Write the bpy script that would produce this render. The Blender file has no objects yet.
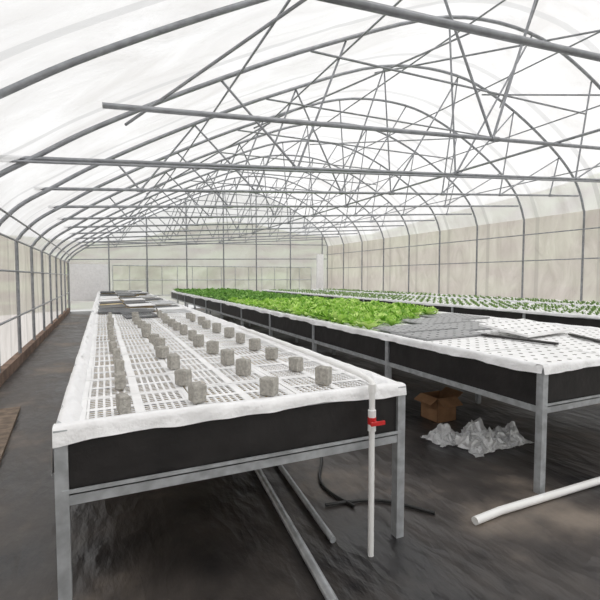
import bpy, math, random
from mathutils import Vector, noise
R=random.Random(7)
sc=bpy.context.scene
sc.view_settings.view_transform='Standard'
sc.view_settings.look='None'

# ---------- materials ----------
def mat(name,col,rough=.6,metal=0.,var=0.,scale=8.,bump=0.,bscale=20.,col2=None,spec=.5):
    m=bpy.data.materials.new(name); m.use_nodes=True
    nt=m.node_tree; b=nt.nodes['Principled BSDF']
    b.inputs['Roughness'].default_value=rough; b.inputs['Metallic'].default_value=metal
    b.inputs['Specular IOR Level'].default_value=spec
    tc=nt.nodes.new('ShaderNodeTexCoord')
    n=nt.nodes.new('ShaderNodeTexNoise'); n.inputs['Scale'].default_value=scale; n.inputs['Detail'].default_value=5
    nt.links.new(tc.outputs['Object'],n.inputs['Vector'])
    r=nt.nodes.new('ShaderNodeValToRGB')
    c1=[max(0,c*(1-var)) for c in col]; c2=list(col2) if col2 else [min(1,c*(1+var)) for c in col]
    r.color_ramp.elements[0].position=.35; r.color_ramp.elements[1].position=.65
    r.color_ramp.elements[0].color=(*c1,1); r.color_ramp.elements[1].color=(*c2,1)
    nt.links.new(n.outputs['Fac'],r.inputs['Fac']); nt.links.new(r.outputs['Color'],b.inputs['Base Color'])
    if bump>0:
        n2=nt.nodes.new('ShaderNodeTexNoise'); n2.inputs['Scale'].default_value=bscale; n2.inputs['Detail'].default_value=6
        nt.links.new(tc.outputs['Object'],n2.inputs['Vector'])
        bp=nt.nodes.new('ShaderNodeBump'); bp.inputs['Strength'].default_value=bump; bp.inputs['Distance'].default_value=.05
        nt.links.new(n2.outputs['Fac'],bp.inputs['Height']); nt.links.new(bp.outputs['Normal'],b.inputs['Normal'])
    return m

def film(name,col,transp=.4,var=.06,scale=1.2,seam=False,gloss=0):
    m=bpy.data.materials.new(name); m.use_nodes=True; nt=m.node_tree; nt.nodes.clear()
    o=nt.nodes.new('ShaderNodeOutputMaterial'); L=nt.links
    tc=nt.nodes.new('ShaderNodeTexCoord'); mp=nt.nodes.new('ShaderNodeMapping'); mp.inputs['Scale'].default_value=(.55,1.3,.55)
    L.new(tc.outputs['Object'],mp.inputs['Vector'])
    n=nt.nodes.new('ShaderNodeTexNoise'); n.inputs['Scale'].default_value=scale; n.inputs['Detail'].default_value=8; n.inputs['Roughness'].default_value=.6; n.inputs['Distortion'].default_value=.9
    L.new(mp.outputs['Vector'],n.inputs['Vector'])
    r=nt.nodes.new('ShaderNodeValToRGB'); r.color_ramp.elements[0].position=.32; r.color_ramp.elements[1].position=.66
    r.color_ramp.elements[0].color=(*[c*(1-var*2.2)*k for c,k in zip(col,(1,.985,.97))],1); r.color_ramp.elements[1].color=(*[min(1,c*(1+var)) for c in col],1)
    L.new(n.outputs['Fac'],r.inputs['Fac']); colout=r.outputs['Color']
    if seam:
        # overlap seams between the film sheets, one per bay
        sp=nt.nodes.new('ShaderNodeSeparateXYZ'); L.new(tc.outputs['Object'],sp.inputs[0])
        a=nt.nodes.new('ShaderNodeMath'); a.operation='MULTIPLY_ADD'; a.inputs[1].default_value=1/1.85; a.inputs[2].default_value=-22.5/1.85+40.3; L.new(sp.outputs[1],a.inputs[0])
        f=nt.nodes.new('ShaderNodeMath'); f.operation='FRACT'; L.new(a.outputs[0],f.inputs[0])
        l=nt.nodes.new('ShaderNodeMath'); l.operation='LESS_THAN'; l.inputs[1].default_value=.07; L.new(f.outputs[0],l.inputs[0])
        s=nt.nodes.new('ShaderNodeMath'); s.operation='MULTIPLY'; s.inputs[1].default_value=.6; L.new(l.outputs[0],s.inputs[0])
        mx=nt.nodes.new('ShaderNodeMix'); mx.data_type='RGBA'; mx.inputs[7].default_value=(*[c*.70 for c in col],1)
        L.new(s.outputs[0],mx.inputs[0]); L.new(colout,mx.inputs[6]); colout=mx.outputs[2]
    bp=nt.nodes.new('ShaderNodeBump'); bp.inputs['Strength'].default_value=.6; bp.inputs['Distance'].default_value=.15
    L.new(n.outputs['Fac'],bp.inputs['Height'])
    tl=nt.nodes.new('ShaderNodeBsdfTranslucent'); df=nt.nodes.new('ShaderNodeBsdfDiffuse'); tp=nt.nodes.new('ShaderNodeBsdfTransparent')
    for x in (tl,df): L.new(colout,x.inputs['Color']); L.new(bp.outputs['Normal'],x.inputs['Normal'])
    L.new(colout,tp.inputs['Color'])
    m1=nt.nodes.new('ShaderNodeMixShader'); m1.inputs[0].default_value=.8 if gloss else .3
    L.new(tl.outputs[0],m1.inputs[1]); L.new(df.outputs[0],m1.inputs[2])
    m2=nt.nodes.new('ShaderNodeMixShader'); m2.inputs[0].default_value=transp
    L.new(m1.outputs[0],m2.inputs[1]); L.new(tp.outputs[0],m2.inputs[2]); out=m2.outputs[0]
    if gloss:
        g=nt.nodes.new('ShaderNodeBsdfGlossy'); g.inputs['Roughness'].default_value=.18
        m3=nt.nodes.new('ShaderNodeMixShader'); m3.inputs[0].default_value=gloss; L.new(out,m3.inputs[1]); L.new(g.outputs[0],m3.inputs[2]); out=m3.outputs[0]
    L.new(out,o.inputs['Surface'])
    return m

def perf(name,col,nu,nv,round_=False,size=.32,border=.05,holecol=None,ribs=0):
    """perforated sheet: holes driven by the sheet's own UVs"""
    m=mat(name,col,.45,0,.06,6); nt=m.node_tree; L=nt.links; b=nt.nodes['Principled BSDF']; o=nt.nodes['Material Output']
    uv=nt.nodes.new('ShaderNodeUVMap'); sp=nt.nodes.new('ShaderNodeSeparateXYZ'); L.new(uv.outputs[0],sp.inputs[0])
    def M(op,a,bb=None,c=None):
        n=nt.nodes.new('ShaderNodeMath'); n.operation=op
        for i,v in enumerate((a,bb,c)):
            if v is None: continue
            if isinstance(v,(int,float)): n.inputs[i].default_value=v
            else: L.new(v,n.inputs[i])
        return n.outputs[0]
    U,V=sp.outputs[0],sp.outputs[1]
    def cell(x,n): return M('ABSOLUTE',M('SUBTRACT',M('FRACT',M('MULTIPLY',x,n)),.5))
    cu,cv=cell(U,nu),cell(V,nv)
    if round_:
        d=M('SQRT',M('ADD',M('MULTIPLY',cu,cu),M('MULTIPLY',cv,cv))); mask=M('LESS_THAN',d,size)
    else:
        mask=M('MULTIPLY',M('LESS_THAN',cu,size),M('LESS_THAN',cv,size))
    for x in (U,V):
        mask=M('MULTIPLY',mask,M('LESS_THAN',M('ABSOLUTE',M('SUBTRACT',x,.5)),.5-border))
    if ribs:
        for x in (U,V):
            mask=M('MULTIPLY',mask,M('LESS_THAN',cell(x,ribs),.45))
    if holecol:
        dd=nt.nodes.new('ShaderNodeBsdfDiffuse'); dd.inputs[0].default_value=(*holecol,1)
    else: dd=nt.nodes.new('ShaderNodeBsdfTransparent')
    mx=nt.nodes.new('ShaderNodeMixShader'); L.new(mask,mx.inputs[0]); L.new(b.outputs[0],mx.inputs[1]); L.new(dd.outputs[0],mx.inputs[2])
    L.new(mx.outputs[0],o.inputs['Surface'])
    return m

M_steel=mat('galvanised_steel',(.50,.52,.54),.38,.45,.18,14)
M_pipe=mat('galvanised_pipe',(.30,.31,.33),.42,.4,.15,10)
M_black=mat('black_panel',(.016,.014,.014),.5,0,.3,5,.15,9)
M_liner=mat('white_liner',(.93,.93,.94),.38,0,.04,9,.35,16)
M_pvc=mat('white_pvc',(.90,.90,.89),.3,0,.03,5)
M_red=mat('red_valve',(.65,.03,.03),.35,0,.1,20)
M_block=mat('cement_block',(.48,.46,.42),.95,0,.2,60,.6,140)
M_ochre=mat('tray_bed',(.36,.24,.09),.8,0,.25,4,col2=(.70,.58,.36))
M_tray=perf('white_perforated_tray',(.93,.93,.93),15,13,False,.34,.05,ribs=2)
M_dtray=perf('dark_net_tray',(.11,.115,.12),16,12,False,.3,.05,ribs=2)
M_gtray=perf('pale_net_tray',(.60,.61,.62),16,12,False,.3,.05,ribs=2)
M_foam=perf('white_foam_board',(.92,.92,.92),7,5,True,.15,.0,holecol=(.12,.12,.10))
M_grey=perf('grey_foam_sheet',(.33,.335,.34),7,5,True,.14,.0,holecol=(.06,.06,.06))
M_wood=mat('weathered_plank',(.22,.17,.13),.85,0,.3,10,.3,30)
M_card=mat('cardboard',(.30,.16,.08),.9,0,.15,9)
M_water=mat('nutrient_bed',(.30,.30,.28),.3,0,.2,3)
M_conc=mat('kerb',(.24,.165,.125),.9,0,.3,4,.3,18)
M_hill=mat('earth_bank',(.26,.20,.165),1,0,.3,.25,col2=(.32,.36,.24))
M_film=film('roof_film',(.905,.90,.90),.38,.06,1.1,True)
M_gfilm=film('gable_film',(.95,.95,.95),.45,.03,1.5)
M_wfilm=film('wall_film',(.83,.785,.745),.40,.07,1.6,True)
M_net=film('insect_net',(.93,.95,.88),.55,.10,1.6)
M_bag=film('plastic_bag',(.96,.97,.99),.22,.02,12,False,.18)
M_hose=mat('hose_rubber',(.02,.02,.02),.4)

def leafmat(name,c1,c2,c3):
    m=bpy.data.materials.new(name); m.use_nodes=True; nt=m.node_tree; L=nt.links; b=nt.nodes['Principled BSDF']; o=nt.nodes['Material Output']
    g=nt.nodes.new('ShaderNodeNewGeometry'); r=nt.nodes.new('ShaderNodeValToRGB')
    e=r.color_ramp.elements; e[0].color=(*c1,1); e[1].color=(*c3,1); x=e.new(.5); x.color=(*c2,1)
    L.new(g.outputs['Random Per Island'],r.inputs['Fac']); L.new(r.outputs['Color'],b.inputs['Base Color'])
    b.inputs['Roughness'].default_value=.5
    t=nt.nodes.new('ShaderNodeBsdfTranslucent'); L.new(r.outputs['Color'],t.inputs['Color'])
    mx=nt.nodes.new('ShaderNodeMixShader'); mx.inputs[0].default_value=.25
    L.new(b.outputs[0],mx.inputs[1]); L.new(t.outputs[0],mx.inputs[2]); L.new(mx.outputs[0],o.inputs['Surface'])
    return m
M_leaf=leafmat('lettuce_leaf',(.15,.35,.03),(.42,.70,.11),(.74,.94,.32))
M_leafd=leafmat('mature_lettuce_leaf',(.08,.22,.03),(.17,.38,.06),(.36,.60,.16))
M_leaf2=leafmat('seedling_leaf',(.11,.20,.06),(.20,.32,.10),(.32,.45,.16))

def floormat():
    m=bpy.data.materials.new('black_ground_cover'); m.use_nodes=True; nt=m.node_tree; L=nt.links; b=nt.nodes['Principled BSDF']
    tc=nt.nodes.new('ShaderNodeTexCoord')
    n=nt.nodes.new('ShaderNodeTexNoise'); n.inputs['Scale'].default_value=.8; n.inputs['Detail'].default_value=6; n.inputs['Roughness'].default_value=.6
    L.new(tc.outputs['Object'],n.inputs['Vector'])
    r=nt.nodes.new('ShaderNodeValToRGB'); e=r.color_ramp.elements
    e[0].position=.38; e[0].color=(.022,.021,.022,1); e[1].position=.68; e[1].color=(.24,.20,.165,1); x=e.new(.53); x.color=(.07,.061,.056,1)
    L.new(n.outputs['Fac'],r.inputs['Fac']); L.new(r.outputs['Color'],b.inputs['Base Color'])
    r2=nt.nodes.new('ShaderNodeMapRange'); r2.inputs[1].default_value=.4; r2.inputs[2].default_value=.68; r2.inputs[3].default_value=.30; r2.inputs[4].default_value=.6
    L.new(n.outputs['Fac'],r2.inputs[0]); L.new(r2.outputs[0],b.inputs['Roughness']); b.inputs['Specular IOR Level'].default_value=.6
    mp=nt.nodes.new('ShaderNodeMapping'); mp.inputs['Scale'].default_value=(1.5,.6,1); mp.inputs['Rotation'].default_value=(0,0,.35); L.new(tc.outputs['Object'],mp.inputs['Vector'])
    # creases : folded noise
    n2=nt.nodes.new('ShaderNodeTexNoise'); n2.inputs['Scale'].default_value=2.2; n2.inputs['Detail'].default_value=2; n2.inputs['Distortion'].default_value=.2
    L.new(mp.outputs['Vector'],n2.inputs['Vector'])
    s=nt.nodes.new('ShaderNodeMath'); s.operation='SUBTRACT'; s.inputs[1].default_value=.5; L.new(n2.outputs['Fac'],s.inputs[0])
    a=nt.nodes.new('ShaderNodeMath'); a.operation='ABSOLUTE'; L.new(s.outputs[0],a.inputs[0])
    n3=nt.nodes.new('ShaderNodeTexNoise'); n3.inputs['Scale'].default_value=6; n3.inputs['Detail'].default_value=4; L.new(mp.outputs['Vector'],n3.inputs['Vector'])
    ad=nt.nodes.new('ShaderNodeMath'); ad.operation='MULTIPLY_ADD'; ad.inputs[1].default_value=.35; L.new(n3.outputs['Fac'],ad.inputs[0]); L.new(a.outputs[0],ad.inputs[2])
    bp=nt.nodes.new('ShaderNodeBump'); bp.inputs['Strength'].default_value=.5; bp.inputs['Distance'].default_value=.09; bp.invert=True
    L.new(ad.outputs[0],bp.inputs['Height']); L.new(bp.outputs['Normal'],b.inputs['Normal'])
    return m
M_floor=floormat()

# ---------- builder ----------
class B:
    def __init__(s): s.v=[]; s.f=[]; s.uv=[]; s.sm=[]
    def add(s,vs,fs,uvs=None,smooth=False):
        o=len(s.v); s.v+= [tuple(v) for v in vs]
        for i,f in enumerate(fs):
            s.f.append([o+k for k in f]); s.sm.append(smooth)
            s.uv.append(uvs[i] if uvs else [(0,0)]*len(f))
    def box(s,x0,x1,y0,y1,z0,z1,rot=0,tilt=(0,0)):
        c=Vector(((x0+x1)/2,(y0+y1)/2,(z0+z1)/2)); hx,hy,hz=(x1-x0)/2,(y1-y0)/2,(z1-z0)/2
        P=[(-hx,-hy,-hz),(hx,-hy,-hz),(hx,hy,-hz),(-hx,hy,-hz),(-hx,-hy,hz),(hx,-hy,hz),(hx,hy,hz),(-hx,hy,hz)]
        cr_,sr=math.cos(rot),math.sin(rot); vs=[]
        for p in P:
            x=p[0]*cr_-p[1]*sr; y=p[0]*sr+p[1]*cr_; z=p[2]+x*tilt[0]+y*tilt[1]
            vs.append(c+Vector((x,y,z)))
        z4=[(.001,.001)]*4
        s.add(vs,[(0,3,2,1),(4,5,6,7),(0,1,5,4),(1,2,6,5),(2,3,7,6),(3,0,4,7)],[[(0,0),(0,1),(1,1),(1,0)],[(0,0),(1,0),(1,1),(0,1)],z4,z4,z4,z4])
    def tube(s,pts,r,n=8,cap=True):
        pts=[Vector(p) for p in pts]; rings=[]; up=None
        for i,p in enumerate(pts):
            a=pts[max(0,i-1)]; b=pts[min(len(pts)-1,i+1)]; d=(b-a).normalized()
            if up is None: up=Vector((0,0,1)) if abs(d.z)<.9 else Vector((0,1,0))
            u=d.cross(up).normalized(); w=u.cross(d).normalized(); up=w
            rings.append([p+u*(r*math.cos(2*math.pi*k/n))+w*(r*math.sin(2*math.pi*k/n)) for k in range(n)])
        vs=[v for g in rings for v in g]; fs=[]
        for i in range(len(pts)-1):
            for k in range(n):
                fs.append((i*n+k,i*n+(k+1)%n,(i+1)*n+(k+1)%n,(i+1)*n+k))
        s.add(vs,fs,None,True)
        if cap: s.add(rings[0],[tuple(range(n))[::-1]]); s.add(rings[-1],[tuple(range(n))])
    def grid(s,rows,smooth=True):
        m=len(rows[0]); vs=[v for r in rows for v in r]; fs=[]
        for i in range(len(rows)-1):
            for k in range(m-1): fs.append((i*m+k,i*m+k+1,(i+1)*m+k+1,(i+1)*m+k))
        s.add(vs,fs,None,smooth)
    def obj(s,name,m,parent=None):
        me=bpy.data.meshes.new(name); me.from_pydata(s.v,[],s.f)
        ul=me.uv_layers.new(name='UVMap'); fl=[c for u in s.uv for p in u for c in p]; ul.data.foreach_set('uv',fl)
        me.polygons.foreach_set('use_smooth',s.sm); me.materials.append(m); me.update()
        o=bpy.data.objects.new(name,me); sc.collection.objects.link(o)
        if parent: o.parent=parent
        return o
def empty(name):
    o=bpy.data.objects.new(name,None); sc.collection.objects.link(o); return o

# ---------- shell ----------
XL,XR=-1.45,12.0; Y0,Y1=-3.4,22.5
ctrl=[(XL,2.3),(-1.1,2.68),(-.67,2.98),(0,3.42),(1.25,4.12),(3,5.0),(5.3,5.95),(7.3,6.15),(8.93,5.75),(10.57,4.95),(11.55,4.2),(XR,3.4)]
def cr(P,n=5):
    out=[]
    for i in range(len(P)-1):
        p0=P[max(0,i-1)];p1=P[i];p2=P[i+1];p3=P[min(len(P)-1,i+2)]
        for k in range(n):
            t=k/n
            out.append(tuple(.5*((2*b)+(-a+c)*t+(2*a-5*b+4*c-d)*t*t+(-a+3*b-3*c+d)*t**3) for a,b,c,d in zip(p0,p1,p2,p3)))
    out.append(P[-1]); return out
prof=cr(ctrl)
def roofz(x):
    for a,b in zip(prof,prof[1:]):
        if a[0]<=x<=b[0]: return a[1]+(b[1]-a[1])*(x-a[0])/max(1e-6,b[0]-a[0])
    return prof[-1][1]
archY=[22.42-1.85*i for i in range(14)]

b=B(); b.grid([[(x,y,0) for x in [XL-.1,2,6,9,XR+.1]] for y in [Y0,3,10,16,Y1+.1]],False); b.obj('floor',M_floor)
b=B()
ys=[Y0+(Y1-Y0)*i/84 for i in range(85)]
cx,cz=5.3,2.5
rows=[]
for y in ys:
    ph=((22.42-y)/1.85)%1; sag=.05*math.sin(math.pi*ph)
    row=[]
    for x,z in prof:
        d=Vector((x-cx,z-cz)).normalized(); k=.05-sag+.03*noise.noise((x*1.2,y*2,0))
        row.append((x+d.x*k,y,z+d.y*k))
    rows.append(row)
b.grid(rows); b.obj('ceiling',M_film)
def wallgrid(x,z1,nm,m):
    b=B(); b.grid([[(x+.02*noise.noise((y*1.3,z*2,x)),y,z) for z in [z1*i/8 for i in range(9)]] for y in ys]); b.obj(nm,m)
wallgrid(XL-.05,2.33,'wall_left',M_wfilm)
wallgrid(XR+.05,3.42,'wall_right',M_wfilm)
WX0,WX1=XL+1.9,XR-1.0
def gable(y,nm,win):
    b=B()
    P=sorted(set(prof+([(WX0,roofz(WX0)),(WX1,roofz(WX1))] if win else [])))
    for a,c in zip(P,P[1:]):
        inside= win and a[0]>=WX0-1e-4 and c[0]<=WX1+1e-4
        if inside:
            b.add([(a[0],y,2.15),(c[0],y,2.15),(c[0],y,c[1]),(a[0],y,a[1])],[(0,1,2,3)])
            b.add([(a[0],y,0),(c[0],y,0),(c[0],y,.7),(a[0],y,.7)],[(0,1,2,3)])
        else: b.add([(a[0],y,0),(c[0],y,0),(c[0],y,c[1]),(a[0],y,a[1])],[(0,1,2,3)])
    return b.obj(nm,M_gfilm)
gable(Y1+.04,'wall_far',True); gable(Y0-.02,'wall_near',False)

p=empty('window_1')
b=B(); b.add([(WX0,Y1+.03,.7),(WX1,Y1+.03,.7),(WX1,Y1+.03,2.15),(WX0,Y1+.03,2.15)],[(0,1,2,3)]); b.obj('net_pane',M_net,p)
b=B()
x=WX0
while x<WX1: b.tube([(x,Y1-.02,.7),(x,Y1-.02,2.15)],.016,6); x+=.75
for z in (.7,1.45,2.15): b.tube([(WX0,Y1-.02,z),(WX1,Y1-.02,z)],.022,6)
b.obj('glazing_bars',M_steel,p)
FR=empty('greenhouse_steel_frame')
b=B()
for x in [XL+.05,.3,2.0,3.9,5.8,7.6,9.6,11.6]: b.tube([(x,Y1-.14,0),(x,Y1-.14,roofz(x)-.05)],.035)
for z in (2.4,3.2): b.tube([(XL+.05,Y1-.15,z),(XR-.05,Y1-.15,z+.25)],.025)
b.obj('gable_posts',M_pipe,FR)
b=B(); b.box(XL+.1,.25,Y1-.24,Y1-.2,.5,2.2); b.box(11.2,11.6,Y1-.32,Y1-.2,0,2.9); b.obj('gable_panels',M_liner,FR)

b=B(); b.box(XL-.05,XL+.06,Y0,Y1,0,.18); b.obj('trim_1',M_conc)
b=B(); b.box(XR-.06,XR+.05,Y0,Y1,0,.3); b.obj('trim_2',M_conc)

tiez=lambda x:2.95+.068*(x+.5)
for i,y in enumerate(archY):
    b=B()
    b.tube([(XL+.02,y,0),(XL+.02,y,1.2)]+[(x+(.02 if x<XL+.1 else 0)-(.02 if x>XR-.1 else 0),y,z-.03) for x,z in prof]+[(XR-.02,y,1.2),(XR-.02,y,0)],.030,8)
    x0=-1.1 if y<7 else -.9
    if abs(y-4.0)<.2: x0=.03
    x1=11.7
    b.tube([(x0,y,tiez(x0)),(x1,y,tiez(x1))],.025)
    if abs(y-5.85)<.2: b.tube([(x0,y-.05,tiez(x0)-.05),(x1,y-.05,tiez(x1)-.05)],.016)
    nodes=[.6,2.6,4.4,5.6,7.0,8.8,10.6]
    tops=[.2,1.5,3.4,5.4,7.4,9.2,10.9]
    for k in range(len(nodes)):
        if i%2==1 and k in (0,2,4,6): continue
        if y<5 and k in (0,1,3,5): continue
        xb=nodes[k]
        b.tube([(xb,y+.03,tiez(xb)),(tops[k],y+.03,roofz(tops[k])-.05)],.017,6)
        if k+1<len(nodes): b.tube([(xb,y+.03,tiez(xb)),(tops[k+1],y+.03,roofz(tops[k+1])-.05)],.017,6)
        b.tube([(xb-.06,y,tiez(xb-.06)),(xb+.06,y,tiez(xb+.06))],.034,8)
    if y>5: b.tube([(2.8,y,roofz(2.8)-.06),(9.0,y,roofz(2.8)-.0)],.017,6)
    b.obj('arch_truss',M_pipe,FR)
b=B()
for x in [-1.2,1.7,3.6,5.9,8.1,9.8,11.3]:
    b.tube([(x,Y0,roofz(x)-.09),(x,Y1,roofz(x)-.09)],.016,6)
for x in (5.6,): b.tube([(x,Y0,tiez(x)+.04),(x,Y1,tiez(x)+.04)],.018,6)
b.obj('roof_purlins',M_pipe,FR)
b=B()
for X,zs in ((XL+.06,(.9,1.7,2.25)),(XR-.06,(.9,2.1,2.9))):
    for z in zs: b.tube([(X,Y0,z),(X,Y1,z)],.018,6)
b.obj('wall_rails',M_pipe,FR)
b=B()
for x0,ya,x1_,yb in ((.3,5.85,3.2,2.15),(8.5,4.0,5.2,7.7),(5.5,4.0,8.8,7.7),(3.2,9.55,6.2,5.85),(9.2,9.55,6.4,13.25),(10.5,4,8.2,7.7),(1.2,13.25,3.6,9.55)):
    b.tube([(x0,ya,roofz(x0)-.12),(x1_,yb,roofz(x1_)-.12)],.018,6)
b.obj('wind_braces',M_pipe,FR)

# ---------- benches ----------
H=.95
def liner_edge(b,p0,p1,out,hang=.07,inn=.05,amp=.007,wd=.06):
    p0=Vector(p0);p1=Vector(p1);L=(p1-p0).length;n=int(L/.03)+1;o=Vector(out)
    rows=[]
    for i in range(n+1):
        p=p0.lerp(p1,i/n)
        w=noise.noise(p*3.0)*amp*1.6+noise.noise(p*9.0)*amp
        hg=hang+noise.noise(p*2.2+Vector((3,3,3)))*.03*(hang/.06)
        fold=abs(noise.noise(p*7+Vector((9,0,0))))*amp*2.2
        sec=[(-wd-inn,-.05),(-wd-.01,-.03),(-wd*.7,.006),(-.02,.010),(.0,.010),(.022,.006),(.028,-.015),(.029+fold*.6,-hg*.6),(.030+fold*1.3,-hg)]
        rows.append([p+o*(a+ (w*2 if k in(1,2) else 0))+Vector((0,0,c+w*(.7 if k>1 else .5))) for k,(a,c) in enumerate(sec)])
    b.grid(rows)
def bench(x0,x1,y0,y1,wd,lh=.045,la=.007):
    p=empty('hydroponic_grow_bench')
    b=B()
    n=int((y1-y0)/1.88)
    for k in range(n+1):
        y=y0+k*1.88
        for x in (x0,x1):
            b.box(x-.027,x+.027,y-.027,y+.027,0,H-.01)
        b.box(x0,x1,y-.02,y+.02,.60,.645)
        if x1-x0>2.2: b.box((x0+x1)/2-.025,(x0+x1)/2+.025,y-.025,y+.025,0,.62)
    for x in (x0,x1):
        b.box(x-.02,x+.02,y0,y1,.60,.645); b.box(x-.02,x+.02,y0,y1,H-.05,H)
    for y in (y0,y1):
        b.box(x0,x1,y-.022,y+.022,.60,.645); b.box(x0,x1,y-.022,y+.022,H-.05,H)
    b.box(x0,x1,y0-.03,y0-.022,.655,.672)
    b.obj('steel_frame',M_steel,p)
    b=B()
    for x in (x0,x1): b.box(x-.008,x+.008,y0,y1,.645,H-.05)
    for y in (y0,y1): b.box(x0,x1,y-.008,y+.008,.645,H-.05)
    b.obj('black_side_panels',M_black,p)
    b=B()
    liner_edge(b,(x0,y0-.02,H),(x0,y1,H),(-1,0,0),lh,wd=wd,amp=la); liner_edge(b,(x1,y0,H),(x1,y1,H),(1,0,0),.035,wd=wd)
    liner_edge(b,(x0-.03,y0,H),(x1+.03,y0,H),(0,-1,0),.06,wd=wd,amp=.009); liner_edge(b,(x0,y1,H),(x1,y1,H),(0,1,0),wd=wd)
    b.obj('white_liner_edge',M_liner,p)
    b=B(); b.box(x0+.02,x1-.02,y0+.02,y1-.02,.86,.885)
    return p,b
YB=2.12
pA,bA=bench(-.18,1.63,YB,20.9,.05,.17,.016); bA.obj('tray_bed',M_ochre,pA)
pB,bB=bench(2.92,5.7,YB,20.9,.06,.055,.009); bB.obj('bed',M_water,pB)
pC,bC=bench(7.4,9.6,YB-.1,20.9,.06); bC.obj('bed',M_water,pC)
pD,bD=bench(10.2,11.6,YB-.1,20.9,.06); bD.obj('bed',M_water,pD)

b=B(); Zt=.925
xs=[-.115,.45,1.015]
y=2.185
while y<8.4:
    for k,x in enumerate(xs):
        j=R.uniform(-.006,.006)
        b.box(x+j,x+j+.555,y,y+.462,Zt-.008,Zt+R.uniform(-.002,.004),rot=R.uniform(-.01,.01))
    y+=.47
b.obj('perforated_trays',M_tray,pA)
bd=B();bp_=B();bw=B()
y=8.5
while y<20.5:
    for x in (-.08,.48,1.03):
        q=R.random(); t=bd if q<.42 else (bp_ if q<.7 else bw)
        if R.random()<.9:
            z=Zt+R.choice([0,.03,.06])
            t.box(x,x+.52,y,y+.55,z,z+.02,rot=R.uniform(-.12,.12),tilt=(R.uniform(-.03,.05),R.uniform(-.02,.07)))
    y+=.62
for k in range(5):
    x=R.uniform(-.05,.4);y=R.uniform(7.4,9.2); bd.box(x,x+.5,y,y+.45,Zt+.02,Zt+.04,rot=R.uniform(-.3,.3),tilt=(R.uniform(-.02,.04),R.uniform(0,.05)))
bd.obj('dark_net_trays',M_dtray,pA); bp_.obj('pale_net_trays',M_gtray,pA); bw.obj('pale_boards',M_liner,pA)

b=B()
def blk(x,y,rot,w=.07,d=.09,h=.1):
    c,s=math.cos(rot),math.sin(rot); z0=Zt+.006
    e=.006; vs=[]
    rings=[(w/2-e,d/2-e,0),(w/2,d/2,e),(w/2,d/2,h-e),(w/2-e,d/2-e,h)]
    for (a,bb,z) in rings:
        for sx,sy in ((-1,-1),(1,-1),(1,1),(-1,1)):
            px,py=sx*a+R.uniform(-.003,.003),sy*bb+R.uniform(-.003,.003)
            vs.append((x+px*c-py*s,y+px*s+py*c,z0+z+R.uniform(-.002,.002)*(1 if z else 0)))
    fs=[(0,3,2,1),(12,13,14,15)]
    for i in range(3):
        for k in range(4): fs.append((i*4+k,i*4+(k+1)%4,(i+1)*4+(k+1)%4,(i+1)*4+k))
    b.add(vs,fs)
yy=2.28
for r in range(12):
    for k,x in enumerate((.085,.45,.85,1.25)):
        if r>9 and R.random()<.3: continue
        rot=R.uniform(-.15,.2) if k==0 else R.uniform(.1,.9)
        blk(x+R.uniform(-.02,.02),yy+[0,.0,.04,.08][k]+R.uniform(-.04,.04),rot,w=.05 if k==0 else R.uniform(.052,.068),h=R.uniform(.09,.115))
    yy+=.47
b.obj('cement_blocks',M_block,pA)

def boards(x0,x1,y0,y1,z):
    b=B(); nx=max(1,round((x1-x0)/.9)); w=(x1-x0)/nx; y=y0
    while y<y1-.1:
        for k in range(nx):
            b.box(x0+k*w+.006,x0+(k+1)*w-.006,y+.006,y+.594,z-.03,z+R.uniform(-.003,.004),rot=R.uniform(-.004,.004))
        y+=.6
    return b
boards(3.0,5.62,2.2,20.7,.935).obj('foam_boards',M_foam,pB)
boards(7.48,9.52,2.12,20.7,.935).obj('foam_boards',M_foam,pC)
boards(10.28,11.52,2.12,20.7,.935).obj('foam_boards',M_foam,pD)
b=B()
for x,y,w,l,ro,z in ((3.05,3.55,.9,.6,.05,.945),(3.98,3.95,.9,.6,.02,.945),(3.05,4.0,.9,.5,.01,.96),(3.95,4.58,.9,.6,.02,.955),(4.8,5.0,.8,.8,.03,.945)):
    b.box(x,x+w,y,y+l,z,z+.018,rot=ro,tilt=(.005,.012))
b.obj('grey_sheets',M_grey,pB)
b=B(); b.box(3.9,3.96,2.75,3.55,.945,.965,rot=.15); b.box(4.6,4.65,2.5,3.2,.945,.965,rot=-.5); b.obj('loose_strips',M_black,pB)
b=B(); b.box(4.05,4.95,3.2,3.8,1.0,1.025,rot=.12,tilt=(0,.12)); b.obj('propped_foam_board',M_foam,pB)

def plant(b,x,y,z,s,nl,seed,upr=0):
    rr=random.Random(seed)
    for k in range(nl):
        a=k*2.399+rr.uniform(-.3,.3); f=k/nl
        up=.35+upr+1.0*f+rr.uniform(-.1,.1); L=s*(1-.3*f)*rr.uniform(.85,1.15); w=s*.62*(1-.3*f)
        ca,sa=math.cos(a),math.sin(a); rows=[]
        rad=0;zz=z
        for i in range(4):
            t=i/3; ww=w*(.25,.8,1.0,.6)[i]
            row=[]
            for q in (-1,0,1):
                ruff=rr.uniform(-.12,.12)*s*t
                rr_=rad+ (0 if q==0 else -.06*s*t)
                row.append((x+ca*rr_-sa*q*ww*.5,y+sa*rr_+ca*q*ww*.5,zz+ruff+(abs(q)*.10*s*t)))
            rows.append(row)
            an=up-(t)*.9
            rad+=L/3*math.cos(an); zz+=L/3*math.sin(an)
        b.grid(rows,True)
b=B(); b2=B(); n=0
y=4.35
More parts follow.
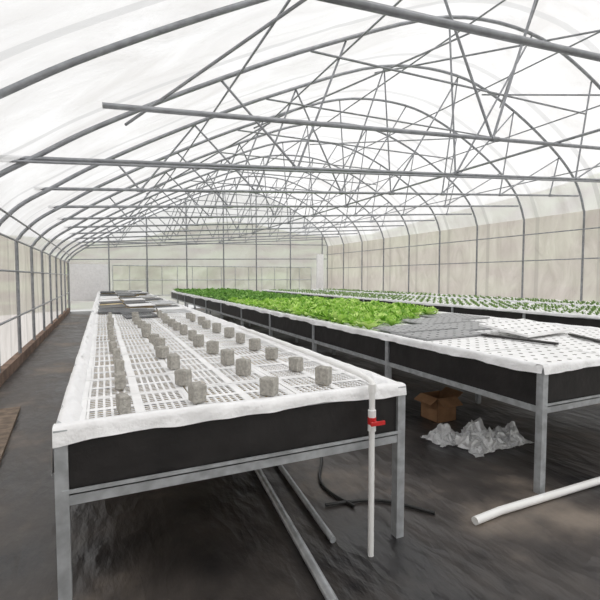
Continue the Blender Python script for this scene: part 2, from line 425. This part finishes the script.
while y<20.6:
    x=3.08
    while x<5.62:
        lim=4.35+(x-2.95)*.68
        if y>lim:
            nl=13 if y<9 else 8
            edge=10.3+1.6*noise.noise((x*1.5,y*.2,0))
            if y<14 or R.random()<.9:
                plant(b if y<edge else b2,x+R.uniform(-.03,.03),y+R.uniform(-.03,.03),.935,R.uniform(.13,.21),nl,n,.15); n+=1
        x+=.24
    y+=.24
b.obj('lettuce_crop',M_leaf,pB); b2.obj('mature_lettuce_crop',M_leafd,pB)
for X0,X1,pp in ((7.6,9.45,pC),(10.4,11.45,pD)):
    b=B(); y=2.3
    while y<20.5:
        x=X0
        while x<X1:
            if R.random()<.85: plant(b,x,y,.935,R.uniform(.065,.10),5,n,.2); n+=1
            x+=.22
        y+=.24
    b.obj('seedling_crop',M_leaf2,pp)

# ---------- piping ----------
p=empty('pvc_water_pipe')
b=B()
b.tube([(1.37,YB-.095,0.0),(1.37,YB-.095,.5),(1.37,YB-.095,.97)],.017,12)
b.tube([(1.37,YB-.095,.97),(1.37,YB-.09,1.005),(1.375,YB-.05,1.015),(1.40,YB+.1,1.015),(1.46,YB+.6,1.0),(1.50,YB+1.4,.99),(1.52,YB+3,.985)],.017,12)
b.tube([(1.37,YB-.095,.95),(1.37,YB-.095,1.0)],.023,12)
b.tube([(1.37,YB-.095,.73),(1.37,YB-.095,.77)],.023,12); b.tube([(1.37,YB-.095,.81),(1.37,YB-.095,.85)],.023,12)
b.obj('pipe',M_pvc,p)
b=B(); b.tube([(1.37,YB-.095,.77),(1.37,YB-.095,.81)],.024,12); b.tube([(1.37,YB-.095,.79),(1.37,YB-.15,.79)],.010,8)
b.box(1.325,1.415,YB-.16,YB-.148,.78,.80); b.obj('valve',M_red,p)
b=B(); b.tube([(2.15,2.0,.03),(2.4,2.02,.03),(5.0,2.0,.03)],.027,12); b.obj('pvc_drain_pipe',M_pvc)
p=empty('ground_drain_pipes')
b=B(); b.tube([(1.22,4.4,.03),(.98,1.75,.03)],.027,10); b.tube([(1.45,4.9,.03),(1.22,2.2,.03)],.02,10); b.obj('pipes',M_steel,p)
p=empty('irrigation_hose')
for pts in (((1.55,2.5,.015),(1.5,2.9,.015),(1.8,3.6,.015),(1.7,5,.015)),((1.38,2.6,.015),(1.75,2.5,.015),(2.0,2.2,.015))):
    b=B(); b.tube(cr([tuple(q) for q in pts],6),.012,8); b.obj('hose_run',M_hose,p)
b=B()
b.box(-1.2,-.88,4.2,6.1,0,.035,rot=.06); b.obj('wooden_plank',M_wood)
p=empty('cardboard_box')
b=B(); x,y,w,h=3.3,3.62,.27,.27
b.box(x,x+w,y,y+.006,0,h);b.box(x,x+w,y+w-.006,y+w,0,h);b.box(x,x+.006,y,y+w,0,h);b.box(x+w-.006,x+w,y,y+w,0,h);b.box(x,x+w,y,y+w,0,.006)
b.box(x-.1,x,y,y+w,h-.03,h-.024,tilt=(.6,0)); b.box(x,x+w,y-.10,y,h-.04,h-.034,tilt=(0,.7)); b.box(x+w,x+w+.10,y,y+w,h,h+.006,tilt=(.6,0))
b.obj('carton',M_card,p)
# crumpled bags: a loose sheet heaped up with sharp facets
def bag(b,x,y,rx,ry,rz,seed):
    rows=[]; N=26
    for i in range(N+1):
        row=[]
        for k in range(N+1):
            u=i/N*2-1; v=k/N*2-1; rr=math.sqrt(u*u*.9+v*v)
            q=Vector((u*2.2+seed,v*2.2,seed))
            j=Vector((noise.noise(q*1.7),noise.noise(q*1.7+Vector((7,0,0)))))*.28
            cell=noise.voronoi(q*1.6)[0]; cr1=cell[1]-cell[0]
            hgt=max(0,1-rr**1.7)*(.55+.6*noise.noise(q*.9)+.55*cr1)+.10*cr1
            row.append((x+rx*(u+j[0]),y+ry*(v+j[1]),.006+rz*max(0,hgt)+.0005*((i+k)%3)))
        rows.append(row)
    b.grid(rows,False)
b=B(); bag(b,3.25,3.0,.27,.22,.26,1.3); bag(b,3.02,3.22,.17,.15,.16,5.1); bag(b,3.55,2.95,.2,.16,.18,9.4); b.obj('plastic_bags',M_bag)

# ---------- outside ----------
b=B(); rows=[]
NR=64
for rad,hh in ((14,-.05),(24,-.05),(32,3.5),(42,10),(60,17),(80,15)):
    row=[]
    for k in range(NR+1):
        a=2*math.pi*k/NR; hm=(.55+.45*max(0,math.cos(a-.1)))*(.8+.5*noise.noise((math.cos(a)*2,math.sin(a)*2,rad*.05)))
        if hh<0: hm=1
        row.append((5.3+math.cos(a)*rad,9.5+math.sin(a)*rad*1.2,hh*hm))
    rows.append(row)
b.grid(rows); b.obj('earth_bank',M_hill)

# ---------- light ----------
w=bpy.data.worlds.new('overcast_sky'); sc.world=w; w.use_nodes=True
nt=w.node_tree; bg=nt.nodes['Background']; bg.inputs[0].default_value=(.975,.985,1,1); bg.inputs[1].default_value=1.15
sd=bpy.data.lights.new('sun','SUN'); sd.energy=1.9; sd.angle=.6; sd.color=(1,.98,.95)
so=bpy.data.objects.new('sun',sd); so.rotation_euler=(math.radians(25),math.radians(20),0); so.location=(0,0,30); sc.collection.objects.link(so)

cam=bpy.data.cameras.new('camera'); co=bpy.data.objects.new('camera',cam); sc.collection.objects.link(co)
co.location=(0,0,1.6); co.rotation_euler=(math.radians(90-3.04),0,math.radians(-24.5))
cam.sensor_width=36; cam.lens=433/600*36; cam.clip_start=.02; cam.clip_end=300
sc.camera=co
